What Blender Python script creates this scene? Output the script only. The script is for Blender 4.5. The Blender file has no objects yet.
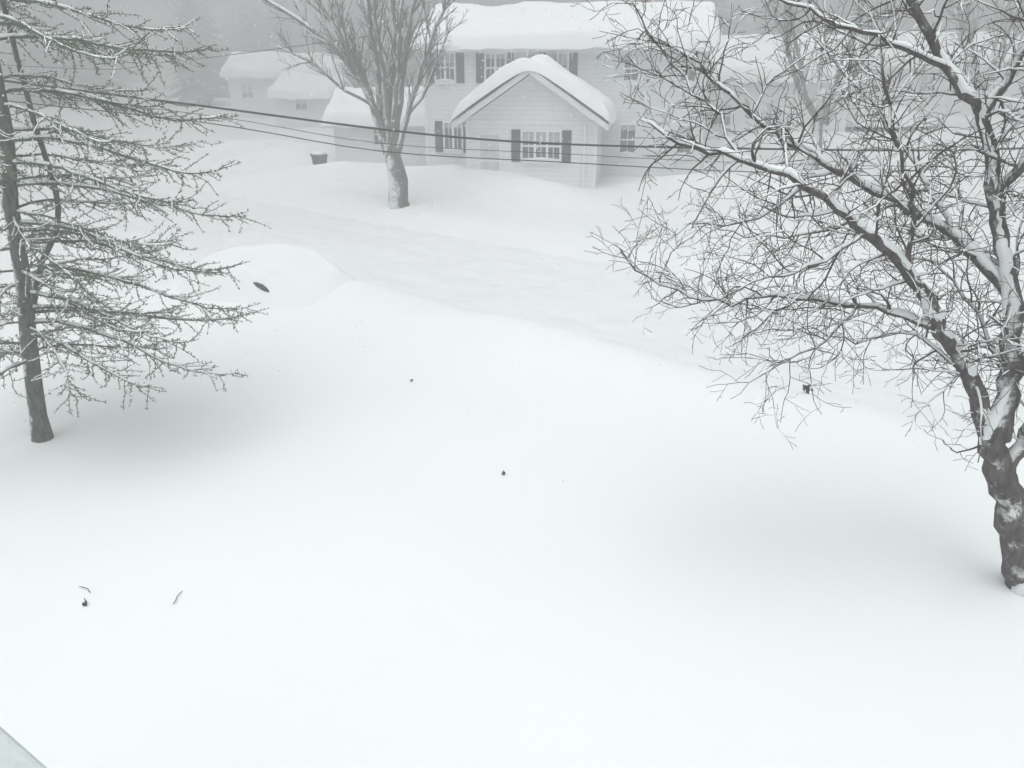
import bpy, math, random
from mathutils import Vector, noise, Matrix
R = random.Random(7)
scene = bpy.context.scene

# ------------------------------------------------------------------ materials
def new_mat(name):
    m = bpy.data.materials.new(name); m.use_nodes = True
    nt = m.node_tree
    b = nt.nodes["Principled BSDF"]
    return m, nt, b

def simple_mat(name, col, rough=0.8, nscale=3.0, namp=0.15, bump=0.0, bscale=20.0, metal=0.0, matte=False):
    m, nt, b = new_mat(name)
    cin, nin = b.inputs["Base Color"], b.inputs["Normal"]
    if matte:
        outn = [n for n in nt.nodes if n.type == 'OUTPUT_MATERIAL'][0]
        nt.nodes.remove(b); b = nt.nodes.new("ShaderNodeBsdfDiffuse")
        nt.links.new(b.outputs[0], outn.inputs["Surface"])
        cin, nin = b.inputs["Color"], b.inputs["Normal"]
    else:
        b.inputs["Roughness"].default_value = rough
        b.inputs["Metallic"].default_value = metal
        b.inputs["Specular IOR Level"].default_value = 0.2
    tc = nt.nodes.new("ShaderNodeTexCoord")
    n = nt.nodes.new("ShaderNodeTexNoise"); n.inputs["Scale"].default_value = nscale
    n.inputs["Detail"].default_value = 4
    nt.links.new(tc.outputs["Object"], n.inputs["Vector"])
    r = nt.nodes.new("ShaderNodeValToRGB")
    r.color_ramp.elements[0].position = 0.3; r.color_ramp.elements[1].position = 0.7
    r.color_ramp.elements[0].color = tuple(c*(1-namp) for c in col)+(1,)
    r.color_ramp.elements[1].color = tuple(min(1, c*(1+namp)) for c in col)+(1,)
    nt.links.new(n.outputs["Fac"], r.inputs["Fac"])
    nt.links.new(r.outputs["Color"], cin)
    if bump > 0:
        n2 = nt.nodes.new("ShaderNodeTexNoise"); n2.inputs["Scale"].default_value = bscale
        n2.inputs["Detail"].default_value = 6
        nt.links.new(tc.outputs["Object"], n2.inputs["Vector"])
        bp = nt.nodes.new("ShaderNodeBump"); bp.inputs["Strength"].default_value = bump
        bp.inputs["Distance"].default_value = 0.05
        nt.links.new(n2.outputs["Fac"], bp.inputs["Height"])
        nt.links.new(bp.outputs["Normal"], nin)
    return m

M_snow = simple_mat("snow", (0.79, 0.815, 0.818), 0.95, 0.35, 0.010, 0.22, 1.4, matte=True)
M_roadsnow = simple_mat("road_snow", (0.755, 0.78, 0.785), 0.95, 1.2, 0.025, 0.7, 2.5, matte=True)
M_glass = simple_mat("window_glass", (0.09, 0.10, 0.105), 0.2, 1, 0.2)
M_shutter = simple_mat("shutter_paint", (0.04, 0.05, 0.05), 0.6)
M_trim = simple_mat("white_trim", (0.80, 0.82, 0.82), 0.6, 3, 0.03)
M_shingle = simple_mat("shingle", (0.16, 0.16, 0.16), 0.9, 8, 0.3, matte=True)
M_needle = simple_mat("larch_twig", (0.115, 0.14, 0.105), 0.9, 4, 0.4, matte=True)
M_twig = simple_mat("twig_bark", (0.06, 0.05, 0.048), 0.9, 6, 0.35, matte=True)
M_wire = simple_mat("wire_rubber", (0.04, 0.04, 0.042), 0.6, matte=True)
M_wood = simple_mat("pole_wood", (0.12, 0.10, 0.085), 0.9, 5, 0.3, matte=True)
M_far = simple_mat("far_tree", (0.20, 0.22, 0.215), 0.95, 0.4, 0.4, matte=True)
M_carpaint = simple_mat("car_paint", (0.035, 0.04, 0.045), 0.35)
M_rubber = simple_mat("tyre", (0.02, 0.02, 0.02), 0.8)
M_ice = simple_mat("ice", (0.72, 0.77, 0.79), 0.3)
M_speck = simple_mat("glass_speck", (0.02, 0.018, 0.016), 0.9, matte=True)  # dark tone for the stand-ins of window-glass specks

def bark_mat(name, col, snow_amt, wind=(-0.6, -0.35, 0.7), sc=5):
    m, nt, b = new_mat(name)
    L = nt.links
    tc = nt.nodes.new("ShaderNodeTexCoord")
    mp = nt.nodes.new("ShaderNodeMapping"); mp.inputs["Scale"].default_value = (1, 1, 0.25)
    L.new(tc.outputs["Object"], mp.inputs["Vector"])
    n = nt.nodes.new("ShaderNodeTexNoise"); n.inputs["Scale"].default_value = 22; n.inputs["Detail"].default_value = 7
    L.new(mp.outputs["Vector"], n.inputs["Vector"])
    r = nt.nodes.new("ShaderNodeValToRGB")
    r.color_ramp.elements[0].position = 0.32; r.color_ramp.elements[1].position = 0.68
    r.color_ramp.elements[0].color = tuple(c*0.45 for c in col)+(1,)
    r.color_ramp.elements[1].color = tuple(c*1.6 for c in col)+(1,)
    L.new(n.outputs["Fac"], r.inputs["Fac"])
    g = nt.nodes.new("ShaderNodeNewGeometry")
    d = nt.nodes.new("ShaderNodeVectorMath"); d.operation = 'DOT_PRODUCT'
    d.inputs[1].default_value = Vector(wind).normalized()
    L.new(g.outputs["Normal"], d.inputs[0])
    n2 = nt.nodes.new("ShaderNodeTexNoise"); n2.inputs["Scale"].default_value = sc; n2.inputs["Detail"].default_value = 8
    n2.inputs["Roughness"].default_value = 0.75
    L.new(tc.outputs["Object"], n2.inputs["Vector"])
    a = nt.nodes.new("ShaderNodeMath"); a.operation = 'MULTIPLY_ADD'
    L.new(n2.outputs["Fac"], a.inputs[0]); a.inputs[1].default_value = 2.4
    L.new(d.outputs["Value"], a.inputs[2])
    mr = nt.nodes.new("ShaderNodeMapRange")
    mr.inputs["From Min"].default_value = 1.80 - snow_amt; mr.inputs["From Max"].default_value = 2.1 - snow_amt
    mr.inputs["To Max"].default_value = 0.9
    L.new(a.outputs[0], mr.inputs["Value"])
    mix = nt.nodes.new("ShaderNodeMix"); mix.data_type = 'RGBA'
    L.new(mr.outputs["Result"], mix.inputs["Factor"])
    L.new(r.outputs["Color"], mix.inputs["A"]); mix.inputs["B"].default_value = (0.77, 0.80, 0.80, 1)
    L.new(mix.outputs["Result"], b.inputs["Base Color"])
    bp = nt.nodes.new("ShaderNodeBump"); bp.inputs["Strength"].default_value = 0.9; bp.inputs["Distance"].default_value = 0.02
    L.new(n.outputs["Fac"], bp.inputs["Height"]); L.new(bp.outputs["Normal"], b.inputs["Normal"])
    b.inputs["Roughness"].default_value = 0.95; b.inputs["Specular IOR Level"].default_value = 0.15
    return m
M_bark = bark_mat("bark_snow", (0.075, 0.066, 0.062), 0.12)
M_bark2 = bark_mat("bark_snow_grey", (0.12, 0.12, 0.115), 0.22, sc=2.5)
M_bark3 = bark_mat("bark_larch", (0.10, 0.105, 0.09), 0.0)

def siding_mat(name, col):
    m, nt, b = new_mat(name); L = nt.links
    tc = nt.nodes.new("ShaderNodeTexCoord")
    sp = nt.nodes.new("ShaderNodeSeparateXYZ"); L.new(tc.outputs["Object"], sp.inputs[0])
    mu = nt.nodes.new("ShaderNodeMath"); mu.operation = 'MULTIPLY'; mu.inputs[1].default_value = 1/0.18
    L.new(sp.outputs["Z"], mu.inputs[0])
    fr = nt.nodes.new("ShaderNodeMath"); fr.operation = 'FRACT'; L.new(mu.outputs[0], fr.inputs[0])
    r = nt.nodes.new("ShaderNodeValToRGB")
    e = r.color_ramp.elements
    e[0].position = 0.0; e[0].color = tuple(c*0.80 for c in col)+(1,)  # shading line of each clapboard, painted into the siding colour
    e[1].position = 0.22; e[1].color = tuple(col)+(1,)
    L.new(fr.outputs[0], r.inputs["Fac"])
    n = nt.nodes.new("ShaderNodeTexNoise"); n.inputs["Scale"].default_value = 0.9; n.inputs["Detail"].default_value = 5
    L.new(tc.outputs["Object"], n.inputs["Vector"])
    mr = nt.nodes.new("ShaderNodeMapRange"); mr.inputs["To Min"].default_value = 0.9; mr.inputs["To Max"].default_value = 1.1
    L.new(n.outputs["Fac"], mr.inputs["Value"])
    vm = nt.nodes.new("ShaderNodeVectorMath"); vm.operation = 'SCALE'
    L.new(r.outputs["Color"], vm.inputs[0]); L.new(mr.outputs["Result"], vm.inputs["Scale"])
    L.new(vm.outputs[0], b.inputs["Base Color"])
    bp = nt.nodes.new("ShaderNodeBump"); bp.inputs["Strength"].default_value = 0.4; bp.inputs["Distance"].default_value = 0.03
    bp.invert = True
    L.new(fr.outputs[0], bp.inputs["Height"]); L.new(bp.outputs["Normal"], b.inputs["Normal"])
    b.inputs["Roughness"].default_value = 0.75
    return m
M_siding = siding_mat("siding_grey", (0.71, 0.735, 0.735))
M_siding2 = siding_mat("siding_pale", (0.79, 0.81, 0.81))

# ------------------------------------------------------------------ mesh helpers
class MB:
    def __init__(s): s.v = []; s.f = []
    def box(s, x0, x1, y0, y1, z0, z1):
        n = len(s.v)
        s.v += [(x0,y0,z0),(x1,y0,z0),(x1,y1,z0),(x0,y1,z0),(x0,y0,z1),(x1,y0,z1),(x1,y1,z1),(x0,y1,z1)]
        s.f += [(n,n+3,n+2,n+1),(n+4,n+5,n+6,n+7),(n,n+1,n+5,n+4),(n+1,n+2,n+6,n+5),(n+2,n+3,n+7,n+6),(n+3,n,n+4,n+7)]
    def prism(s, poly, axis, a, b):
        n = len(s.v); k = len(poly)
        for t in (a, b):
            for p, q in poly:
                s.v.append((p,t,q) if axis=='y' else ((t,p,q) if axis=='x' else (p,q,t)))
        s.f.append(tuple(n+i for i in range(k))); s.f.append(tuple(n+k+i for i in reversed(range(k))))
        for i in range(k):
            j = (i+1) % k
            s.f.append((n+i, n+k+i, n+k+j, n+j))
    def tube(s, pts, rad, sides=5):
        k = len(pts)
        if k < 2: return
        n = len(s.v); up = Vector((0.31, 0.77, 0.55)).normalized(); prev = None
        for i, p in enumerate(pts):
            t = (pts[min(i+1,k-1)] - pts[max(i-1,0)])
            if t.length < 1e-7: t = Vector((0,0,1))
            t = t.normalized()
            a = (prev if prev is not None else up)
            a = a - t*a.dot(t)
            if a.length < 1e-4: a = t.orthogonal()
            a.normalize(); prev = a; b = t.cross(a)
            for j in range(sides):
                an = 2*math.pi*j/sides
                q = p + (a*math.cos(an) + b*math.sin(an))*rad[i]
                s.v.append((q.x,q.y,q.z))
        for i in range(k-1):
            for j in range(sides):
                j2 = (j+1) % sides
                s.f.append((n+i*sides+j, n+i*sides+j2, n+(i+1)*sides+j2, n+(i+1)*sides+j))
        s.f.append(tuple(n+j for j in reversed(range(sides))))
        s.f.append(tuple(n+(k-1)*sides+j for j in range(sides)))
    def obj(s, name, mat, parent=None, smooth=False):
        me = bpy.data.meshes.new(name); me.from_pydata(s.v, [], s.f); me.update()
        if smooth: me.polygons.foreach_set("use_smooth", [True]*len(me.polygons))
        if mat: me.materials.append(mat)
        o = bpy.data.objects.new(name, me); scene.collection.objects.link(o)
        if parent: o.parent = parent
        return o
def empty(name, loc=(0,0,0), rot=0):
    e = bpy.data.objects.new(name, None); e.location = loc; e.rotation_euler = (0,0,rot)
    e.empty_display_size = 0.3; scene.collection.objects.link(e); return e
def fixn(o):
    import bmesh
    bm = bmesh.new(); bm.from_mesh(o.data); bmesh.ops.recalc_face_normals(bm, faces=bm.faces); bm.to_mesh(o.data); bm.free()
def bevel(o, w, seg=3):
    m = o.modifiers.new("b", 'BEVEL'); m.width = w; m.segments = seg; m.limit_method = 'ANGLE'
def nz(x, y, z=0): return noise.noise(Vector((x, y, z)))
def sig(t): return 1/(1+math.exp(-max(-30, min(30, t))))
def gs(x, y, cx, cy, sx, sy, a=0):
    c, s = math.cos(a), math.sin(a); dx, dy = x-cx, y-cy
    u = (dx*c+dy*s)/sx; v = (-dx*s+dy*c)/sy
    return math.exp(-(u*u+v*v))

# ------------------------------------------------------------------ ground
def sdist(x, y): return (y - (16.0 - 0.78*x))*0.79
def ground_h(x, y):
    s = sdist(x, y)
    z = 0.0
    inroad = sig((s-0.6)*2.2)*sig((7.2-s)*1.6)
    z -= 0.34*inroad
    bank = math.exp(-((s+0.6)/1.4)**2)*(0.34+0.14*nz(x*0.35, y*0.35))
    z += bank*sig((x+4.3)*1.6)
    z += 0.22*math.exp(-((s-8.4)/1.4)**2)*(0.7+0.6*nz(x*0.4, y*0.4))
    z += 0.95*gs(x, y, -2.2, 34.3, 4.6, 1.9, -0.10)
    z += 0.70*gs(x, y, -7.5, 37.5, 4.0, 2.2)
    z += 0.60*gs(x, y, 1.0, 31.6, 2.4, 1.2, -0.5)
    z += 0.45*gs(x, y, 7.2, 34.2, 2.4, 1.1)
    z += 0.8*gs(x, y, -14, 46, 6, 3.0)
    z += 0.7*gs(x, y, -12.6, 42.2, 3.0, 1.6)
    z += 1.5*sig((y-38)*0.35)*sig((x-10)*0.5)
    z += 0.7*gs(x, y, 12, 33, 5, 2.0, 0.1)
    z += 0.08*nz(x*0.13+3, y*0.16)*(1-inroad) + 0.03*nz(x*0.6, y*0.5+4)
    z += 0.04*nz((x*0.9+y*0.25)*0.55, (y-x*0.3)*0.18, 5)
    if y > 14: z += 0.05*nz(x*1.6, y*1.6, 2)
    # wind-drifted collars against the trunks, shallow hollow to windward
    z += 0.07*gs(x, y, 5.7, 7.2, 0.42, 0.40); z -= 0.06*gs(x, y, 5.05, 7.35, 0.28, 0.25); z += 0.06*gs(x, y, 5.0, 8.3, 0.9, 0.5)
    z += 0.08*gs(x, y, -7.2, 10.9, 0.32, 0.32)
    z += 0.34*gs(x, y, -5.9, 18.6, 2.9, 1.9, -0.5)
    z += 0.02*max(0, y-70)
    return z
def road_h(x, y):
    s = sdist(x, y)
    rut = 0.0
    for c in (2.2, 3.7, 5.6):
        rut -= 0.06*math.exp(-((s-c-0.35*nz(x*0.2, y*0.2, c))/0.20)**2)*(0.5+nz(x*0.4, y*0.4, c+5))
    return ground_h(x, y) + 0.05 + rut + 0.08*abs(nz(x*0.9, y*0.9, 3)) + 0.045*nz(x*3.3, y*3.3, 1)

def axis(lo, flo, fhi, hi, st):
    a = []; v = flo
    while v <= fhi: a.append(v); v += st
    g = st; v = a[-1]
    while v < hi: g *= 1.25; v += g; a.append(v)
    g = st; v = flo; pre = []
    while v > lo: g *= 1.25; v -= g; pre.append(v)
    return pre[::-1]+a
xs = axis(-220, -22, 26, 220, 0.2); ys = axis(-40, 3, 48, 320, 0.2)
g = MB(); nx = len(xs)
for y in ys:
    for x in xs: g.v.append((x, y, ground_h(x, y)))
for j in range(len(ys)-1):
    for i in range(nx-1):
        a = j*nx+i; g.f.append((a, a+1, a+1+nx, a+nx))
g.obj("snowy_ground", M_snow, smooth=True)

rd = MB(); d = Vector((1, -0.78, 0)).normalized(); nrm = Vector((0.78, 1, 0)).normalized()
NL, NW = 520, 40
for i in range(NL+1):
    t = -45 + 75*i/NL
    for j in range(NW+1):
        s = 0.75 + (7.0-0.75)*j/NW
        p = Vector((0, 16.0, 0)) + d*t + nrm*s
        e = min(1, j/5, (NW-j)/5)
        gh = ground_h(p.x, p.y)
        rd.v.append((p.x, p.y, (gh-0.03)*(1-e)+road_h(p.x, p.y)*e))
for i in range(NL):
    for j in range(NW):
        a = i*(NW+1)+j; rd.f.append((a, a+NW+1, a+NW+2, a+1))
rd.obj("snowy_road", M_roadsnow, smooth=True)

# ------------------------------------------------------------------ trees
class Tree:
    def __init__(s, name, seed, cfg, mats):
        s.r = random.Random(seed); s.thick = MB(); s.twig = MB(); s.snow = MB(); s.cfg = cfg; s.name = name; s.mats = mats
    def smooth(s, pts, jit=0.0, step=0.22):
        P = [pts[0]]+pts+[pts[-1]]; out = []
        for i in range(1, len(P)-2):
            a, b, c, e = P[i-1], P[i], P[i+1], P[i+2]
            n = max(2, int((c-b).length/step))
            for k in range(n):
                t = k/n
                q = 0.5*((2*b)+(c-a)*t+(2*a-5*b+4*c-e)*t*t+(3*b-a-3*c+e)*t**3)
                if out or k: q = q+Vector((s.r.gauss(0,jit), s.r.gauss(0,jit), s.r.gauss(0,jit)))
                out.append(q)
        out.append(pts[-1]); return out
    def addsnow(s, pts, rad):
        c = s.cfg; i = 0; n = len(pts)
        while i < n-1:
            big = rad[i] > c['snow_r']
            pr = c['snow_p'] if big else c['snow_ps']
            run = s.r.randint(3, 10) if big else s.r.randint(2, 6)
            if s.r.random() < pr:
                seg = pts[i:i+run+1]; rr = rad[i:i+run+1]
                if len(seg) >= 2:
                    dd = (seg[-1]-seg[0])
                    hz = math.hypot(dd.x, dd.y)/max(1e-6, dd.length)
                    if hz > 0.28:
                        k = len(seg)
                        sp = []; sr = []
                        for q in range(k):
                            w = math.sin(math.pi*(q+0.35)/(k-0.3+0.001)) if k > 1 else 1
                            w = max(0.25, min(1, w*1.5))*s.r.uniform(0.8, 1.15)
                            x = max(rr[q]*c.get('snow_k', 0.9), c['snow_min'])*w*(0.5+0.5*hz)
                            sp.append(seg[q]+Vector((-0.45*rr[q]*(1.2-hz), -0.30*rr[q], rr[q]*0.5+x*0.4))); sr.append(x)
                        s.snow.tube(sp, sr, 7 if big else 4)
            i += run
    def limb(s, pts, r0, r1, level, raw=False):
        c = s.cfg
        if not raw: pts = s.smooth(pts, c['jit'][level], c['step'][level])
        n = len(pts)
        rad = [r0+(r1-r0)*(i/(n-1))**0.8 for i in range(n)]
        if r0 > 0.04: rad = [q*(1+0.05*nz(pts[i].x*4, pts[i].y*4, pts[i].z*4)) for i, q in enumerate(rad)]
        tgt = s.thick if r0 > c['thick'] else s.twig
        tgt.tube(pts, rad, 14 if r0 > 0.08 else (6 if r0 > c['thick'] else 4 if r0 > 0.009 else 3))
        s.addsnow(pts, rad)
        if level >= c['max']: return
        L = sum((pts[i+1]-pts[i]).length for i in range(n-1))
        acc = 0; nxt = c['start'][level]*L + s.r.random()*c['space'][level]; side = s.r.random()*6.28
        for i in range(n-1):
            seg = pts[i+1]-pts[i]; acc += seg.length
            while acc > nxt:
                nxt += c['space'][level]*s.r.uniform(0.55, 1.5)
                t = acc/L; tan = seg.normalized()
                side += 2.4+s.r.uniform(-0.6, 0.6)
                a = tan.orthogonal().normalized(); b = tan.cross(a)
                perp = a*math.cos(side)+b*math.sin(side)
                dr = (tan*c['fwd']+perp*1.0+Vector((0,0,c['up']))).normalized()
                ln = c['len'][level]*s.r.uniform(0.45, 1.15)*(1-0.5*t)
                rr = min(rad[i]*0.62, c['cr'][level]*s.r.uniform(0.7, 1.2))
                s.wander(pts[i], dr, ln, rr, level+1)
    def wander(s, p, dr, ln, r0, level):
        c = s.cfg; st = c['step'][level]; n = max(3, int(ln/st)); q = p.copy(); out = [q.copy()]
        cu = Vector((s.r.gauss(0,1), s.r.gauss(0,1), s.r.gauss(0,1)))*0.07
        for i in range(n):
            k = c['crook'][level]
            dr = (dr+cu+Vector((s.r.gauss(0,k), s.r.gauss(0,k), s.r.gauss(0,k)+c['lift'])))
            dr.normalize(); q = q+dr*(ln/n); out.append(q.copy())
        s.limb(out, r0, max(c['tip'], r0*0.3), level, raw=True)
    def finish(s):
        e = empty(s.name)
        if s.thick.v: s.thick.obj("trunk_and_limbs", s.mats[0], e, smooth=True)
        if s.twig.v: s.twig.obj("twigs", s.mats[1], e)
        if s.snow.v: s.snow.obj("snow_on_branches", M_snow, e, smooth=True)
        return e
V = Vector
# --- near right tree (bare, crooked, snow in forks)
cfgR = dict(jit=[0.016,0.012,0.01,0.006,0.005], step=[0.12,0.09,0.07,0.05,0.04], thick=0.014, max=3,
            start=[0.12,0.12,0.2], space=[0.125,0.13,0.11], len=[1.2,0.62,0.26], cr=[0.015,0.0075,0.0045],
            fwd=0.7, up=0.05, crook=[0.1,0.17,0.22,0.26,0.2], lift=-0.005, tip=0.0028,
            snow_r=0.012, snow_p=0.93, snow_ps=0.17, snow_min=0.0058, snow_k=1.05)
T = Tree("bare_maple_tree", 11, cfgR, (M_bark, M_twig))
fork = V((4.83,7.2,1.86))
T.cfg = dict(cfgR, max=0, snow_p=0.0)
T.limb([V((5.74,7.2,-0.5)),V((5.68,7.2,-0.1)),V((5.60,7.2,0.15)),V((5.40,7.2,0.66)),V((5.07,7.2,1.40)),fork,V((4.80,7.2,2.15))], 0.22, 0.12, 0)
for q in ((5.45,7.05),(5.85,7.15),(5.7,7.4)):
    T.thick.tube([V((q[0],q[1],-0.3)),V((q[0]*0.5+2.84,q[1]*0.5+3.6,0.05)),V((5.56,7.2,0.4))],[0.12,0.12,0.08],8)
T.cfg = cfgR
T.limb([fork,V((4.43,7.15,2.57)),V((4.03,7.1,3.08)),V((3.55,7.0,3.67)),V((3.08,6.9,4.03)),V((2.45,6.8,4.45)),V((1.90,6.8,4.66)),V((1.40,6.8,4.80)),V((1.05,6.8,4.98))], 0.10, 0.010, 0)
T.limb([V((4.03,7.1,3.08)),V((3.30,7.3,3.26)),V((2.51,7.3,3.33)),V((1.95,7.3,3.30)),V((1.30,7.3,3.52)),V((0.94,7.3,3.85))], 0.038, 0.006, 0)
T.limb([fork+V((0.08,0,0.02)),V((4.86,7.2,2.5)),V((4.72,7.25,3.33)),V((4.38,7.3,4.26)),V((4.10,7.3,4.93)),V((3.72,7.3,5.34)),V((3.43,7.3,5.72)),V((3.0,7.4,6.3)),V((2.6,7.4,7.0))], 0.115, 0.015, 0)
T.limb([V((4.72,7.25,3.33)),V((4.15,7.4,3.88)),V((3.65,7.6,4.15)),V((3.12,7.7,4.42)),V((2.43,7.7,4.80)),V((1.70,7.8,5.35)),V((1.15,7.8,5.7))], 0.065, 0.008, 0)
T.limb([V((4.10,7.3,4.93)),V((4.25,7.2,5.4)),V((4.3,7.1,6.2))], 0.05, 0.02, 0)
T.limb([V((4.38,7.3,4.26)),V((4.55,7.0,5.1)),V((4.6,6.9,6.1))], 0.055, 0.02, 0)
T.limb([V((5.07,7.2,1.40)),V((5.12,7.0,2.4)),V((4.95,6.9,3.4)),V((4.75,6.8,4.5)),V((4.5,6.8,5.8))], 0.09, 0.03, 0)
T.limb([V((3.72,7.3,5.34)),V((3.1,7.1,5.55)),V((2.36,7.0,5.78)),V((1.75,7.0,6.1))], 0.03, 0.007, 0)
T.limb([V((3.55,7.0,3.67)),V((3.35,6.7,4.3)),V((2.95,6.5,4.95)),V((2.7,6.4,5.6))], 0.03, 0.008, 0)
T.limb([V((4.15,7.4,3.88)),V((3.8,7.9,4.6)),V((3.3,8.2,5.2)),V((2.8,8.4,5.7))], 0.03, 0.008, 0)
T.limb([V((3.08,6.9,4.03)),V((2.6,6.8,3.75)),V((2.1,6.7,3.65)),V((1.7,6.7,3.3))], 0.022, 0.005, 0)
T.limb([V((3.30,7.3,3.26)),V((2.9,7.1,2.9)),V((2.5,7.0,2.75)),V((2.1,7.0,2.4))], 0.018, 0.004, 0)
T.limb([V((2.45,6.8,4.45)),V((2.0,6.9,4.1)),V((1.55,6.9,4.1)),V((1.2,6.9,3.85))], 0.016, 0.004, 0)
T.limb([V((3.65,7.6,4.15)),V((3.1,7.9,3.85)),V((2.5,8.0,3.75)),V((1.9,8.1,3.9))], 0.024, 0.005, 0)
T.limb([V((4.43,7.15,2.57)),V((3.9,7.3,2.95)),V((3.4,7.4,2.85)),V((2.9,7.4,3.0))], 0.022, 0.005, 0)
T.limb([V((4.86,7.2,2.5)),V((4.5,7.5,3.2)),V((4.05,7.7,3.6)),V((3.5,7.8,3.5))], 0.028, 0.006, 0)
T.limb([V((1.90,6.8,4.66)),V((1.6,6.9,5.1)),V((1.2,7.0,5.5)),V((0.9,7.0,5.9))], 0.015, 0.005, 0)
T.limb([V((4.75,7.2,1.80)),V((4.45,7.1,1.78)),V((4.25,7.0,1.95)),V((4.02,7.0,2.08))], 0.011, 0.003, 2)
def pack(p, r):
    q = T.smooth([V(x) for x in p], 0.010, 0.06); n = len(q)
    T.snow.tube(q, [r*max(0.15, math.sin(math.pi*(i+0.3)/(n-0.4)))*(1+0.35*nz(i*0.5, r*90)) for i in range(n)], 10)
pack([(4.68,7.10,1.86),(4.72,7.07,2.10),(4.79,7.11,2.30),(4.82,7.16,2.55)], 0.058)
pack([(4.64,7.18,3.15),(4.60,7.2,3.5),(4.50,7.2,3.8),(4.40,7.25,4.15)], 0.050)
pack([(3.98,7.05,3.12),(3.84,7.0,3.28),(3.70,6.98,3.5)], 0.04)
pack([(4.98,6.98,2.2),(4.93,6.92,2.7),(4.89,6.88,3.2)], 0.05)
pack([(4.30,7.2,4.35),(4.18,7.22,4.7),(4.05,7.24,4.95)], 0.03)
T.finish()

# --- street tree in the middle
cfgC = dict(jit=[0.03,0.02,0.02,0.01,0.01], step=[0.5,0.4,0.3,0.2,0.2], thick=0.05, max=3,
            start=[0.25,0.15,0.15], space=[0.36,0.32,0.30], len=[2.5,1.3,0.7], cr=[0.04,0.018,0.012],
            fwd=1.6, up=0.45, crook=[0.05,0.06,0.08,0.12,0.1], lift=0.03, tip=0.008,
            snow_r=0.03, snow_p=0.55, snow_ps=0.08, snow_min=0.012)
T = Tree("street_tree", 5, dict(cfgC, max=0), (M_bark2, M_twig))
T.limb([V((-4.10,30,-0.6)),V((-4.17,30,0.4)),V((-4.28,30,1.6)),V((-4.42,30,2.5)),V((-4.46,30.1,3.6)),V((-4.48,30.1,4.4))], 0.47, 0.14, 0)
T.cfg = cfgC
for pts, r in [
    ([V((-4.4,30,2.1)),V((-4.8,30,3.2)),V((-5.5,30,4.7)),V((-6.6,29.8,5.9)),V((-8.0,29.6,6.9)),V((-9.8,29.5,7.8))], 0.13),
    ([V((-4.5,30,2.0)),V((-4.9,30.1,3.3)),V((-5.3,30.2,4.8)),V((-6.2,30.3,6.3)),V((-7.3,30.4,7.8)),V((-8.6,30.5,9.6))], 0.15),
    ([V((-4.5,30,2.0)),V((-4.75,30.3,3.6)),V((-4.85,30.5,5.2)),V((-5.1,30.6,7.4)),V((-5.5,30.8,11))], 0.19),
    ([V((-4.4,30,2.0)),V((-4.3,30.2,4.0)),V((-4.15,30.3,6.0)),V((-4.1,30.5,8.5)),V((-3.9,30.5,12))], 0.19),
    ([V((-4.35,30,1.9)),V((-4.0,29.9,3.8)),V((-3.65,29.8,5.6)),V((-3.2,29.6,7.6)),V((-2.7,29.5,10.5))], 0.17),
    ([V((-4.3,30,1.8)),V((-3.75,29.9,3.3)),V((-3.2,29.8,4.8)),V((-2.6,29.8,6.2)),V((-1.5,29.6,8.0))], 0.13),
    ([V((-4.4,30,2.0)),V((-4.9,29.6,3.8)),V((-5.5,29.2,5.6)),V((-6.0,29.0,8.0))], 0.12),
    ([V((-4.4,30,2.0)),V((-4.4,29.5,4.2)),V((-4.55,29.2,6.5)),V((-4.5,29.0,9.5))], 0.13),
    ([V((-4.4,30,2.0)),V((-4.05,29.6,4.2)),V((-3.7,29.4,6.5)),V((-3.5,29.2,9.5))], 0.12),
    ([V((-4.9,30,3.6)),V((-5.9,30,4.2)),V((-7.0,30.1,5.1)),V((-8.2,30.2,5.6))], 0.06),
    ([V((-3.75,29.9,3.3)),V((-3.2,30.2,3.9)),V((-2.6,30.5,5.2)),V((-2.1,30.7,6.5))], 0.06)]:
    T.limb(pts, r, 0.035, 0)
T.finish()

def yard_tree(name, x, y, seed, hgt, spread):
    z = ground_h(x, y)
    t = Tree(name, seed, dict(cfgC, max=0), (M_bark2, M_twig)); rr = random.Random(seed)
    t.limb([V((x,y,z-0.5)),V((x+0.05,y,z+1)),V((x,y,z+2.2)),V((x,y,z+3.4))], 0.30, 0.12, 0)
    t.cfg = dict(cfgC, max=2)
    for k in range(8):
        a = k*2.4+rr.random(); dx, dy = math.cos(a)*spread, math.sin(a)*spread
        t.limb([V((x,y,z+2.0)),V((x+dx*0.25,y+dy*0.25,z+hgt*0.35)),V((x+dx*0.6,y+dy*0.6,z+hgt*0.65)),V((x+dx,y+dy,z+hgt))], 0.12, 0.03, 0)
    t.finish()
yard_tree("street_tree", 13.6, 37, 21, 9, 3.6)
yard_tree("street_tree", 25.5, 46, 22, 10, 4)

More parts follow.
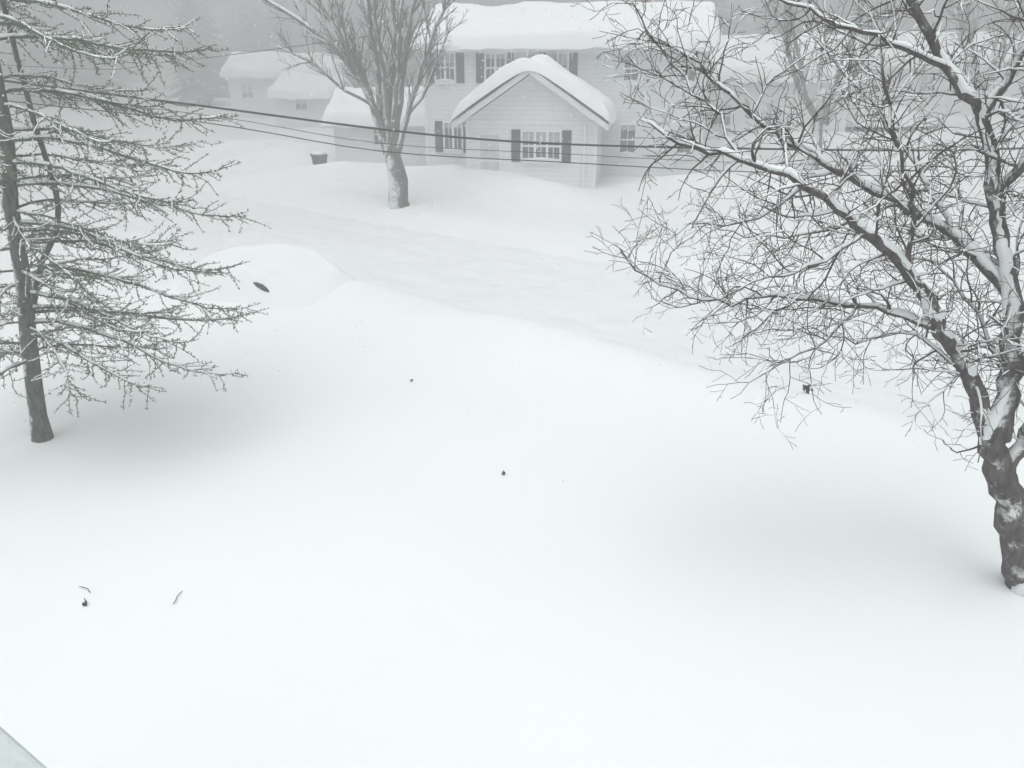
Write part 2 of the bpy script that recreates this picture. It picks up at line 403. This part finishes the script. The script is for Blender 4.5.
# --- larch on the left
def larch():
    r = random.Random(3); th = MB(); tw = MB(); sn = MB()
    Y0 = 10.9
    def trunk_at(z): return V((-7.2+0.12*max(0,z), Y0, z))
    pts = [trunk_at(-0.5+i*0.45) for i in range(28)]
    pts = [p+V((0.02*math.sin(i*1.3),0.02*math.cos(i*1.7),0)) for i, p in enumerate(pts)]
    th.tube(pts, [0.128*(1-0.06*0.45*i)+ (0.04 if i < 2 else 0) for i in range(28)], 12)
    l2 = [V((-6.95,Y0,1.9)),V((-6.72,Y0+.3,2.7)),V((-6.45,Y0+.5,3.4)),V((-6.58,Y0+.6,4.6)),V((-6.65,Y0+.6,6.2)),V((-6.7,Y0+.6,8.5))]
    tt = Tree("x", 1, cfgR, (None, None)); l2 = tt.smooth(l2, 0.01, 0.25)
    th.tube(l2, [0.045-0.02*i/len(l2) for i in range(len(l2))], 7)
    def branch(p0, az, L, sag, r0):
        n = 20; p = p0.copy(); out = [p.copy()]; wob = r.uniform(-0.025, 0.025)
        for i in range(n):
            t = (i+1)/n
            slope = 0.20 - sag*1.40*math.sin(math.pi*min(1, t*0.95)) + 0.26*max(0, t-0.68)
            az2 = az+wob*i+r.gauss(0, 0.07)
            p = p+V((math.cos(az2), math.sin(az2), slope+r.gauss(0,0.07)))*(L/n); out.append(p.copy())
        rad = [r0*(1-0.82*i/n) for i in range(n+1)]
        tw.tube(out, rad, 5)
        i = 0
        while i < n:
            run = r.randint(2, 6)
            if r.random() < 0.72:
                seg = out[i:i+run+1]; rr = rad[i:i+run+1]
                sn.tube([q+V((0,0,rr[k]*0.7+0.008)) for k, q in enumerate(seg)], [max(0.012, rr[k]*1.15)*(0.45 if k in (0,len(seg)-1) else r.uniform(0.8,1.25)) for k in range(len(seg))], 5)
            i += run
        m = int(L/0.068)
        for k in range(m):
            t = 0.08+0.92*k/m; f = min(n-0.01, t*n); i0 = min(n-1, int(f)); q = out[i0].lerp(out[i0+1], f-i0)
            tan = (out[i0+1]-out[i0]).normalized(); side = 1 if k % 2 else -1
            lat = V((-tan.y, tan.x, 0))*side
            dr = (tan*r.uniform(0.4,1.1)+lat*r.uniform(0.3,1.1)+V((0,0,r.uniform(-0.9,0.3)))).normalized()
            bl = r.uniform(0.15, 0.65)*(1.15-0.8*abs(t-0.45))
            nb = max(3, int(bl/0.07)); c = q.copy(); bo = [c.copy()]
            for j in range(nb):
                dr = (dr+V((r.gauss(0,0.17), r.gauss(0,0.17), r.gauss(0,0.15)+0.02))).normalized(); c = c+dr*(bl/nb); bo.append(c.copy())
            tw.tube(bo, [0.007-0.0035*j/nb for j in range(nb+1)], 3)
            if r.random() < 0.36: sn.tube([x+V((0,0,0.008)) for x in bo[:nb]], [0.008]*len(bo[:nb]), 4)
            for j in range(len(bo)-1):
                for u in range(3):
                    s0 = bo[j].lerp(bo[j+1], r.random())
                    sd = V((r.gauss(0,1), r.gauss(0,1), r.gauss(0.3,1))).normalized()*r.uniform(0.015, 0.045)
                    tw.tube([s0, s0+sd], [0.0055, 0.005], 3)
        for k in range(int(L/0.04)):
            f = r.random()*n; i0 = min(n-1, int(f)); q = out[i0].lerp(out[i0+1], f-i0)
            sd = V((r.gauss(0,1), r.gauss(0,1), r.gauss(0.4,1))).normalized()*r.uniform(0.02, 0.07)
            tw.tube([q, q+sd], [0.006, 0.005], 3)
    z = 1.35; az = 0.3
    while z < 8.0:
        for j in range(3):
            az += 2.4+r.uniform(-0.4, 0.4)
            L = r.uniform(2.0, 3.1)*(1.0 if z < 4.5 else max(0.4, 1-(z-4.5)*0.08))
            branch(trunk_at(z+r.uniform(-0.15,0.15)), az, L, r.uniform(0.2, 0.45), r.uniform(0.014, 0.024))
        z += r.uniform(0.26, 0.42)
    for zz, a, L, s in [(1.85,-0.05,3.2,0.40),(2.0,0.15,3.1,0.34),(2.3,-0.25,2.9,0.36),(2.7,0.05,3.2,0.42),(3.0,0.2,2.9,0.36),(3.3,-0.12,3.0,0.40),(3.8,0.15,3.2,0.38),(4.1,-0.2,2.8,0.36),(4.4,0.0,3.0,0.33),(5.0,0.15,2.9,0.32),(1.7,-0.5,2.7,0.32),(5.6,-0.1,2.7,0.28)]:
        branch(trunk_at(zz), a, L, s, 0.026)
    e = empty("larch_tree")
    th.obj("trunk", M_bark3, e, smooth=True); tw.obj("boughs_and_spurs", M_needle, e); sn.obj("snow_on_branches", M_snow, e, smooth=True)
larch()

# ------------------------------------------------------------------ roofs / houses
def gable_roof(par, cx, cy, ridge, half, length, ze, zr, t, seed=0, name=""):
    def pt(u, v, z): return (cx+v, cy+u, z) if ridge == 'x' else (cx+u, cy+v, z)
    hl = length/2
    mb = MB()
    poly = [(-half, ze-0.14), (0, zr-0.14), (half, ze-0.14), (half, ze), (0, zr), (-half, ze)]
    if ridge == 'x': mb.prism([(cy+p, q) for p, q in poly], 'x', cx-hl, cx+hl)
    else: mb.prism([(cx+p, q) for p, q in poly], 'y', cy-hl, cy+hl)
    o = mb.obj("roof"+name, M_trim, par); fixn(o)
    fb = MB()
    for sgn in (-1, 1):
        u0, u1 = (half*sgn, half*sgn+0.04*sgn)
        a, b = min(u0, u1), max(u0, u1)
        if ridge == 'x': fb.box(cx-hl, cx+hl, cy+a, cy+b, ze-0.2, ze+0.02)
        else: fb.box(cx+a, cx+b, cy-hl, cy+hl, ze-0.2, ze+0.02)
    for sgn in (-1, 1):
        e0 = hl*sgn; e1 = e0+0.04*sgn
        pl = [(-half, ze-0.22), (0, zr-0.22), (half, ze-0.22), (half, ze+0.02), (0, zr+0.02), (-half, ze+0.02)]
        if ridge == 'x': fb.prism([(cy+p, q) for p, q in pl], 'x', cx+min(e0,e1), cx+max(e0,e1))
        else: fb.prism([(cx+p, q) for p, q in pl], 'y', cy+min(e0,e1), cy+max(e0,e1))
    o = fb.obj("fascia"+name, M_trim, par); fixn(o)
    sm = MB(); nu, nv = 40, max(16, int(length/0.25)); ov = 0.14
    def ed(dist):
        w = 0.40
        return 1 if dist >= w else math.sqrt(max(0, 1-(1-dist/w)**2))
    H2, L2 = half+ov, hl+ov
    for j in range(nv+1):
        v = -math.cos(math.pi*j/nv)*0.35*L2 + (2*j/nv-1)*0.65*L2
        for i in range(nu+1):
            u = -math.cos(math.pi*i/nu)*0.4*H2 + (2*i/nu-1)*0.6*H2
            base = zr-(zr-ze)*(math.sqrt(u*u+0.2)-0.25)/half
            th = t*(0.9+0.7*nz(u*0.5+seed, v*0.35+seed*3)+0.15*nz(u*2, v*2, seed))
            e = ed(H2-abs(u))*ed(L2-abs(v))
            wob = 0.22*nz(v*0.7, seed, u*0.8)
            droop = -0.16*(1-ed(H2-abs(u)))*(1+nz(v*0.9, seed+3))
            sm.v.append(pt(u+(wob if abs(u) > half*0.8 else 0), v+(0.12*nz(u*1.1, seed, 4) if abs(v) > hl*0.8 else 0), base+0.02+th*e+droop))
    W = nu+1
    for j in range(nv):
        for i in range(nu): a = j*W+i; sm.f.append((a, a+1, a+1+W, a+W))
    sm.obj("roof_snow"+name, M_snow, par, smooth=True)

def walls(par, name, x0, x1, y0, y1, z0, ze, zr=None, gable='x', mat=None):
    mb = MB()
    if zr is None: mb.box(x0, x1, y0, y1, z0, ze)
    elif gable == 'x':
        m = (y0+y1)/2; mb.prism([(y0,z0),(y1,z0),(y1,ze),(m,zr),(y0,ze)], 'x', x0, x1)
    else:
        m = (x0+x1)/2; mb.prism([(x0,z0),(x1,z0),(x1,ze),(m,zr),(x0,ze)], 'y', y0, y1)
    o = mb.obj(name, mat or M_siding, par); fixn(o); return o

M_curtain = simple_mat("curtain", (0.42, 0.44, 0.44), 0.9, 6, 0.2, matte=True)
def window(par, cx, y, z0, z1, w, panes=1, shutters=True, rows=2, tag=""):
    fr = MB(); gl = MB(); t = 0.07
    x0, x1 = cx-w/2, cx+w/2
    fr.box(x0-t, x0, y-0.07, y-0.002, z0-t, z1+t); fr.box(x1, x1+t, y-0.07, y-0.002, z0-t, z1+t)
    fr.box(x0, x1, y-0.07, y-0.002, z1, z1+t); fr.box(x0-0.02, x1+0.02, y-0.12, y-0.002, z0-t-0.04, z0)
    gl.box(x0, x1, y-0.02, y-0.003, z0, z1)
    for p in range(1, panes):
        xx = x0+w*p/panes; fr.box(xx-0.05, xx+0.05, y-0.06, y-0.004, z0, z1)
    for q in range(1, rows):
        zz = z0+(z1-z0)*q/rows; fr.box(x0, x1, y-0.045, y-0.005, zz-0.035, zz+0.035)
    for p in range(panes):
        a = x0+w*p/panes; xx = a+w/panes/2; fr.box(xx-0.015, xx+0.015, y-0.035, y-0.006, z0, z1)
    cu = MB(); hsh = (math.sin(cx*12.9+z0*7.1)*43758.5) % 1
    cu.box(x0+0.005, x1-0.005, y-0.024, y-0.021, z1-(z1-z0)*(0.15+0.35*hsh), z1-0.003)
    cu.obj("window_blind"+tag, M_curtain, par)
    fr.obj("window_frame"+tag, M_trim, par); gl.obj("window_glass"+tag, M_glass, par)
    sb = MB(); sb.tube([V((x0-0.02,y-0.08,z0+0.02)),V((cx,y-0.085,z0+0.05)),V((x1+0.02,y-0.08,z0+0.02))],[0.05,0.08,0.045],6)
    sb.obj("sill_snow", M_snow, par, smooth=True)
    if shutters:
        sh = MB(); sw = 0.36
        for a in (x0-t-0.03-sw, x1+t+0.03):
            sh.box(a, a+sw, y-0.045, y-0.003, z0-t, z1+t)
            for k in range(9):
                zz = z0+(z1-z0)*(k+0.5)/9; sh.box(a+0.05, a+sw-0.05, y-0.06, y-0.046, zz-0.03, zz+0.03)
        sh.obj("shutters"+tag, M_shutter, par)

house = empty("colonial_house", (-4.0, 39.0, 0), math.radians(-9))
W = 12.6
walls(house, "main_walls", 0, W, 0, 8, -1, 5.55, 6.9, 'x')
gable_roof(house, W/2, 4.0, 'x', 4.5, W+0.7, 5.62, 7.15, 0.45, 1)
for cx in (0.98, 3.3, 6.1): window(house, cx, 0, 4.15, 5.3, 0.85, 2, True)
for cx in (9.35, 11.8): window(house, cx, 0, 4.15, 5.3, 0.6, 1, False)
window(house, 1.27, 0, 1.1, 2.35, 0.8, 2, True)
for cx in (9.35, 11.9): window(house, cx, 0, 1.1, 2.35, 0.65, 1, False)
tr = MB()
for x in (0, W): tr.box(x-0.06, x+0.06, -0.03, 0.06, -1, 5.4)
tr.box(0.1, W-0.1, -0.05, -0.004, 5.36, 5.5)
gx0, gx1, gy0 = 2.95, 8.2, -4.8
gc = (gx0+gx1)/2
walls(house, "wing_walls", gx0, gx1, gy0, -0.01, -1, 2.85, 4.62, 'y', M_siding2)
gable_roof(house, gc, gy0/2-0.25, 'y', (gx1-gx0)/2+0.45, 4.8+0.5, 2.8, 4.85, 0.5, 4, "_wing")
window(house, 6.0, gy0, 1.35, 2.45, 1.5, 3, True)
tr.box(gx0-0.04, gx0+0.08, gy0-0.03, gy0+0.06, -1, 2.75); tr.box(gx1-0.08, gx1+0.04, gy0-0.03, gy0+0.06, -1, 2.75)
tr.box(gx0+0.1, gx1-0.1, gy0-0.04, gy0-0.003, 2.72, 2.86)
o = tr.obj("corner_boards", M_trim, house)
ds = MB(); ds.tube([V((7.75,gy0-0.1,2.8)),V((7.75,gy0-0.1,1.2)),V((7.75,gy0-0.1,-0.5))],[0.05]*3,8); ds.obj("downspout", M_trim, house)
M_door = simple_mat("door_paint", (0.58, 0.60, 0.60), 0.5)
dr = MB(); dr.box(3.5, 4.3, gy0-0.05, gy0-0.003, 0.3, 2.3); dr.obj("front_door", M_door, house)
df = MB(); df.box(3.41,3.5,gy0-0.08,gy0-0.002,0.2,2.4); df.box(4.3,4.39,gy0-0.08,gy0-0.002,0.2,2.4); df.box(3.5,4.3,gy0-0.08,gy0-0.002,2.3,2.4)
df.box(3.5,4.3,gy0-0.07,gy0-0.051,1.25,1.33); df.obj("door_frame", M_trim, house)
ic = MB(); rr = random.Random(9)
x = -0.2
while x < W:
    L = rr.uniform(0.1, 0.75)*(1 if nz(x*0.6, 1) > -0.1 else 0.4)
    ic.tube([V((x,-0.5,5.5)),V((x,-0.5,5.5-L*0.5)),V((x+rr.gauss(0,0.01),-0.5,5.5-L))],[0.035,0.02,0.004],5); x += rr.uniform(0.1, 0.35)
ic.obj("icicles", M_ice, house)
ch = MB(); ch.box(9.2, 10.0, 5.2, 5.9, 5.5, 8.7); ch.obj("chimney", simple_mat("brick", (0.25,0.14,0.11)), house)

def small_house(name, loc, rot, w, dpt, ze, zr, stories, gable='x', seed=1, mat=None):
    h = empty(name, loc, rot)
    walls(h, "walls", 0, w, 0, dpt, -1.5, ze-0.07, zr-0.25, gable, mat or M_siding)
    if gable == 'x': gable_roof(h, w/2, dpt/2, 'x', dpt/2+0.4, w+0.7, ze, zr, 0.5, seed)
    else: gable_roof(h, w/2, dpt/2, 'y', w/2+0.4, dpt+0.7, ze, zr, 0.5, seed)
    for s in range(stories):
        z = 1.2+2.7*s; n = max(1, int(w/2.6))
        for k in range(n): window(h, w*(k+0.5)/n, 0, z, z+1.1, 0.85, 2, False)
    return h
small_house("garage", (-9.0, 42.0, -0.2), math.radians(-5), 5.0, 5, 2.3, 3.5, 1, 'x', 7, M_siding2)
small_house("distant_house", (-24.0, 72, 0.4), math.radians(4), 9.0, 7, 3.0, 4.4, 1, 'x', 3, M_siding2)
small_house("distant_house", (-18.0, 64, 0.0), math.radians(-8), 4.2, 5, 2.2, 3.3, 1, 'x', 5, M_siding2)
small_house("neighbour_house", (10.2, 46, 0.4), math.radians(-4), 8.0, 7, 3.6, 5.5, 1, 'x', 12, M_siding2)
small_house("neighbour_house", (22.5, 56, 1.6), math.radians(-12), 12.0, 8, 2.9, 4.6, 1, 'x', 15, M_siding2)

# ------------------------------------------------------------------ forest in the snowfall
def conifer_mesh(seed, h):
    r = random.Random(seed); mb = MB()
    mb.tube([V((0,0,-1)),V((0,0,h*0.5)),V((0,0,h))],[0.22,0.13,0.02],5)
    z = 1.5
    while z < h:
        rad = (h-z)/h*h*0.26+0.2
        for k in range(9):
            a = r.random()*6.28; L = rad*r.uniform(0.6, 1.15); w = L*0.28; dz = -L*r.uniform(0.15, 0.45)
            c, s = math.cos(a), math.sin(a); n = len(mb.v)
            mb.v += [(0,0,z),(c*L*0.6-s*w, s*L*0.6+c*w, z+dz*0.7),(c*L, s*L, z+dz),(c*L*0.6+s*w, s*L*0.6-c*w, z+dz*0.7),(c*L*0.5,s*L*0.5,z+dz*0.2)]
            mb.f += [(n,n+1,n+4),(n+1,n+2,n+4),(n+2,n+3,n+4),(n+3,n,n+4)]
        z += r.uniform(0.28, 0.5)
    return mb
def bare_mesh(seed, h):
    r = random.Random(seed); mb = MB()
    def br(p, d, L, rad, lv):
        n = 4; pts = [p]; q = p
        for i in range(n):
            d = (d+V((r.gauss(0,.09),r.gauss(0,.09),r.gauss(0.03,.06)))).normalized(); q = q+d*L/n; pts.append(q)
        mb.tube(pts, [rad*(1-0.6*i/n) for i in range(n+1)], 4 if lv < 2 else 3)
        if lv < 3:
            for k in range(9 if lv == 0 else 6):
                i = r.randint(2 if lv == 0 else 1, n); pd = V((r.gauss(0,1), r.gauss(0,1), r.gauss(0.3,0.5))).normalized()
                br(pts[i], (d*0.9+pd*0.75).normalized(), L*r.uniform(0.38,0.62), rad*0.45, lv+1)
    br(V((0,0,-1)), V((0,0,1)), h*0.62, 0.24, 0)
    return mb
forest = empty("distant_forest")
protos = [conifer_mesh(i, 13+2*i).obj("conifer", M_far, forest).data for i in range(3)] + [bare_mesh(10+i, 14+i).obj("bare_tree", M_far, forest).data for i in range(4)]
pr = [o for o in scene.objects if o.parent == forest]
slots = [(-32,86),(-47,92),(-12,92),(28,84),(45,78),(5,95),(60,88)]
for o, (x, y) in zip(pr, slots): o.location = (x, y, ground_h(x,y))
fr = random.Random(44)
for i in range(190):
    y = fr.uniform(84, 140); x = fr.uniform(-0.85, 0.95)*y
    k = fr.random()
    pi = fr.randint(0, 2) if (k < (0.5 if x < 0 else 0.3)) else fr.randint(3, 6)
    o = bpy.data.objects.new("tree", protos[pi]); o.location = (x, y, ground_h(x, y)); o.rotation_euler = (0,0,fr.random()*6.28)
    s = fr.uniform(0.7, 1.15); o.scale = (s, s, s); o.parent = forest; scene.collection.objects.link(o)

# ------------------------------------------------------------------ power lines
def wire(name, pts, r):
    t = Tree("x", 1, cfgR, (None,None)); p = t.smooth([V(q) for q in pts], 0, 0.6)
    mb = MB(); mb.tube(p, [r]*len(p), 6); return mb.obj(name, M_wire, smooth=True)
wire("power_line", [(-22,16.2,6.9),(-12,16,5.3),(-6.0,16,4.52),(-0.62,16,3.90),(4.8,16,3.72),(9.9,16,3.73),(16,16,4.1),(25,16.2,5.2)], 0.020)
wire("power_line", [(-22,16,6.5),(-12,16,4.9),(-6.0,16,4.22),(-2.57,16,3.68),(0.93,16,3.47),(4.8,16,3.28),(10,16,3.2),(16,16,3.5),(25,16,4.7)], 0.010)
wire("power_line", [(-22,16,6.2),(-12,16,5.0),(-6.0,16,4.36),(-2.6,16,3.83),(0.93,16,3.63),(4.8,16,3.45),(10,16,3.4),(16,16,3.7),(25,16,4.9)], 0.006)
wire("power_line", [(-40,30,6.5),(-17,30,4.95),(-12,30,5.1),(-5,30,5.9)], 0.012)
for x in (-22, 25):
    e = empty("utility_pole", (x, 16.1, 0)); mb = MB()
    mb.tube([V((0,0,-1)),V((0,0,8.5))],[0.16,0.11],10); mb.box(-0.08,0.08,-1.1,1.1,7.6,7.75); mb.obj("pole", M_wood, e)

# ------------------------------------------------------------------ cars buried in snow
def car(name, loc, rot, cap=0.35, low=0.5, lip=False):
    e = empty(name, loc, rot)
    b = MB(); prof = [(-2.2,0.35),(-2.25,0.75),(-2.1,0.95),(-1.2,1.0),(1.1,1.0),(2.1,0.85),(2.25,0.6),(2.2,0.3),(1.75,0.25),(1.7,0.5),(1.4,0.62),(1.1,0.5),(1.0,0.25),(-1.0,0.25),(-1.1,0.5),(-1.4,0.62),(-1.7,0.5),(-1.75,0.25)]
    b.prism(prof, 'y', -0.86, 0.86); o = b.obj("body", M_carpaint, e); fixn(o); bevel(o, 0.06)
    c = MB(); c.prism([(-1.75,0.98),(-1.3,1.45),(0.3,1.5),(1.05,0.98)], 'y', -0.74, 0.74); o = c.obj("cabin", M_glass, e); fixn(o); bevel(o, 0.08)
    rf = MB(); rf.prism([(-1.28,1.46),(-1.2,1.52),(0.22,1.56),(0.34,1.5)], 'y', -0.70, 0.70); o = rf.obj("roof", M_carpaint, e); fixn(o)
    w = MB()
    for x in (-1.4, 1.4):
        for y in (-0.78, 0.78):
            w.tube([V((x,y-0.1,0.32)),V((x,y+0.1,0.32))],[0.32,0.32],16)
    w.obj("wheels", M_rubber, e)
    h = MB()
    for y in (-0.6, 0.6): h.box(2.2, 2.27, y-0.18, y+0.18, 0.6, 0.72)
    h.obj("headlights", M_ice, e)
    def top_z(x, y):
        u, v = abs(x)/3.7, abs(y)/2.35
        se = (u**2.6+v**2.6)**(1/2.6)
        ed = min(1, (0.5+0.5*math.cos(math.pi*min(1, se)))*1.7)
        ed = ed*ed*(3-2*ed)*0.35+ed*0.65
        top = 1.0+0.42*sig((x+2.1)*2.5)*sig((0.9-x)*2.5)+cap
        return low+(top-low)*ed+0.05*nz(x*1.1, y*1.1)*ed
    s = MB(); n = 60
    for j in range(n+1):
        for i in range(n+1):
            u = -1+2*i/n; v = -1+2*j/n
            x = u*math.sqrt(1-v*v/2)*3.7; y = v*math.sqrt(1-u*u/2)*2.35
            s.v.append((x, y, top_z(x, y)))
    for j in range(n):
        for i in range(n): a = j*(n+1)+i; s.f.append((a,a+1,a+n+2,a+n+1))
    s.obj("snow_blanket", M_snow, e, smooth=True)
    if lip:   # added dark strip on the drift, stands in for the car's exposed underside
        m = MB(); pts = [V((x, -1.22, top_z(x, -1.22)+0.0)) for x in (0.60,0.70,0.82,0.94,1.04)]
        m.tube(pts, [0.015,0.05,0.065,0.05,0.015], 8); m.obj("dark_slit", M_carpaint, e, True)
car("parked_car", (-5.75, 18.7, -0.78), math.radians(-28), 0.36, 0.62, True)
car("parked_car", (-13.5, 43.0, -0.75), math.radians(10), 0.4, 0.6)
car("parked_car", (21.0, 47.5, 0.9), math.radians(15), 0.35, 0.7)

e = empty("trash_bin", (-9.5, 40.5, ground_h(-9.5, 40.5)-0.35), 0.3)
mb = MB(); n = 0
mb.v += [(-.28,-.28,0),(.28,-.28,0),(.28,.28,0),(-.28,.28,0),(-.36,-.36,.85),(.36,-.36,.85),(.36,.36,.85),(-.36,.36,.85)]
mb.f += [(3,2,1,0),(4,5,6,7),(0,1,5,4),(1,2,6,5),(2,3,7,6),(3,0,4,7)]
mb.box(-.4,.4,-.4,.4,.852,.92); mb.obj("bin", M_shutter, e)
mb = MB(); mb.tube([V((0,0,.9)),V((0,0,1.0)),V((0,0,1.08))],[.36,.3,.1],12); mb.obj("snow_cap", M_snow, e, True)

# ------------------------------------------------------------------ window-glass specks, stood in by small pieces laid on the snow
def speck(x, y, s, seed):  # added clump in place of a dirt spot on the window glass
    r = random.Random(seed); mb = MB()
    for k in range(22):
        a = r.random()*6.28; p = V((r.gauss(0,s*.10), r.gauss(0,s*.10), s*0.42+r.gauss(0,s*.13)))
        q = p+V((math.cos(a), math.sin(a), r.gauss(0,.7)))*s*0.38; t = p+V((-math.sin(a), math.cos(a), r.gauss(0,.8)))*s*0.36; n = len(mb.v)
        m = (q+t)/2+V((r.gauss(0,s*.08),r.gauss(0,s*.08),s*.15))
        mb.v += [tuple(p),tuple(q),tuple(m),tuple(t)]; mb.f += [(n,n+1,n+2,n+3)]
    o = mb.obj("glass_speck", M_speck); o.location = (x, y, ground_h(x, y))
speck(5.0, 12.4, 0.18, 1); speck(-0.12, 9.85, 0.06, 2); speck(-1.8, 13.2, 0.06, 3); speck(-4.55, 6.9, 0.05, 4)
def twig(x, y, a, L, seed):  # added stick in place of a thin mark on the window glass
    r = random.Random(seed); p = V((0,0,0.015)); pts = [p]; d = V((math.cos(a), math.sin(a), 0))
    for i in range(5): d = (d+V((r.gauss(0,.25), r.gauss(0,.25), 0))).normalized(); p = p+d*L/5; pts.append(p)
    mb = MB(); mb.tube(pts,[0.0045]*6,4); o = mb.obj("glass_mark", M_twig); o.location = (x, y, ground_h(x, y)+0.01)
twig(-4.75,7.2,-0.6,0.20,1); twig(-4.6,7.0,-1.2,0.14,2); twig(-3.6,6.9,1.5,0.22,3)

e = empty("porch_roof"); mb = MB()
mb.prism([(0.2,0.73),(-3.12,2.97),(-4.2,0.0),(0.2,0.0)], 'z', 3.2, 3.36); o = mb.obj("roof_deck", M_trim, e); fixn(o)
mb = MB(); mb.prism([(0.2,0.73),(-3.12,2.97),(-4.2,0.0),(0.2,0.0)], 'z', 3.363, 3.42); o = mb.obj("roof_snow", simple_mat("shaded_snow", (0.5,0.54,0.54), 0.9, 5, 0.1, 0.4, 12, matte=True), e); fixn(o); bevel(o, 0.03)  # snow greyed here: the roof corner's shade is put into its colour

# ------------------------------------------------------------------ falling snow
fl = MB(); r = random.Random(77)
for i in range(12000):
    y = 9+48*r.random(); x = r.uniform(-0.75, 0.75)*y; z = r.uniform(0.1, 9)
    s = r.uniform(0.004, 0.009)*(1+y*0.04); n = len(fl.v)
    w = s*0.5
    fl.v += [(x+s,y,z),(x-s,y,z),(x,y+s,z),(x,y-s,z),(x+w,y,z+s*1.3),(x-w,y,z-s*1.3)]
    fl.f += [(n,n+2,n+4),(n+2,n+1,n+4),(n+1,n+3,n+4),(n+3,n,n+4),(n+2,n,n+5),(n+1,n+2,n+5),(n+3,n+1,n+5),(n,n+3,n+5)]
fl.obj("falling_snow", M_snow)

# ------------------------------------------------------------------ snow-laden air
fm = bpy.data.materials.new("snow_haze"); fm.use_nodes = True; nt = fm.node_tree; nt.nodes.clear()
try: fm.cycles.homogeneous_volume = True
except Exception: pass
out = nt.nodes.new("ShaderNodeOutputMaterial"); vs = nt.nodes.new("ShaderNodeVolumeScatter")
vs.inputs["Color"].default_value = (0.98, 1.0, 1.0, 1); vs.inputs["Density"].default_value = 0.021
nt.links.new(vs.outputs[0], out.inputs["Volume"])
mb = MB(); mb.box(-190, 190, -25, 210, -4, 11); mb.obj("fog", fm)

# ------------------------------------------------------------------ light
EL, ROT = math.radians(72), math.radians(200)
w = bpy.data.worlds.new("World"); scene.world = w; w.use_nodes = True; nt = w.node_tree
bg = nt.nodes["Background"]
sky = nt.nodes.new("ShaderNodeTexSky"); sky.sky_type = 'NISHITA'; sky.sun_disc = False
sky.sun_elevation = EL; sky.sun_rotation = ROT; sky.air_density = 1.0; sky.dust_density = 5.0
hs = nt.nodes.new("ShaderNodeHueSaturation"); hs.inputs["Saturation"].default_value = 0.12
vm = nt.nodes.new("ShaderNodeVectorMath"); vm.operation = 'MULTIPLY'; vm.inputs[1].default_value = (1.22, 1.265, 1.27)
nt.links.new(sky.outputs[0], hs.inputs["Color"]); nt.links.new(hs.outputs[0], vm.inputs[0]); nt.links.new(vm.outputs[0], bg.inputs["Color"])
bg.inputs["Strength"].default_value = 0.15
sd = bpy.data.lights.new("sun", 'SUN'); sd.energy = 1.15; sd.angle = math.radians(90); sd.color = (1, 0.995, 0.98)
so = bpy.data.objects.new("sun", sd); scene.collection.objects.link(so)
dirv = V((math.sin(ROT)*math.cos(EL), math.cos(ROT)*math.cos(EL), math.sin(EL)))
so.rotation_euler = dirv.to_track_quat('Z', 'Y').to_euler()

# ------------------------------------------------------------------ camera
cd = bpy.data.cameras.new("camera"); cd.sensor_width = 36; cd.lens = 28; cd.clip_end = 1000; cd.clip_start = 0.05
co = bpy.data.objects.new("camera", cd); scene.collection.objects.link(co)
co.location = (0, 0, 5.5); co.rotation_euler = (math.radians(90-22.8), 0, 0)
scene.camera = co
scene.view_settings.view_transform = 'Standard'; scene.view_settings.look = 'None'; scene.view_settings.exposure = 0
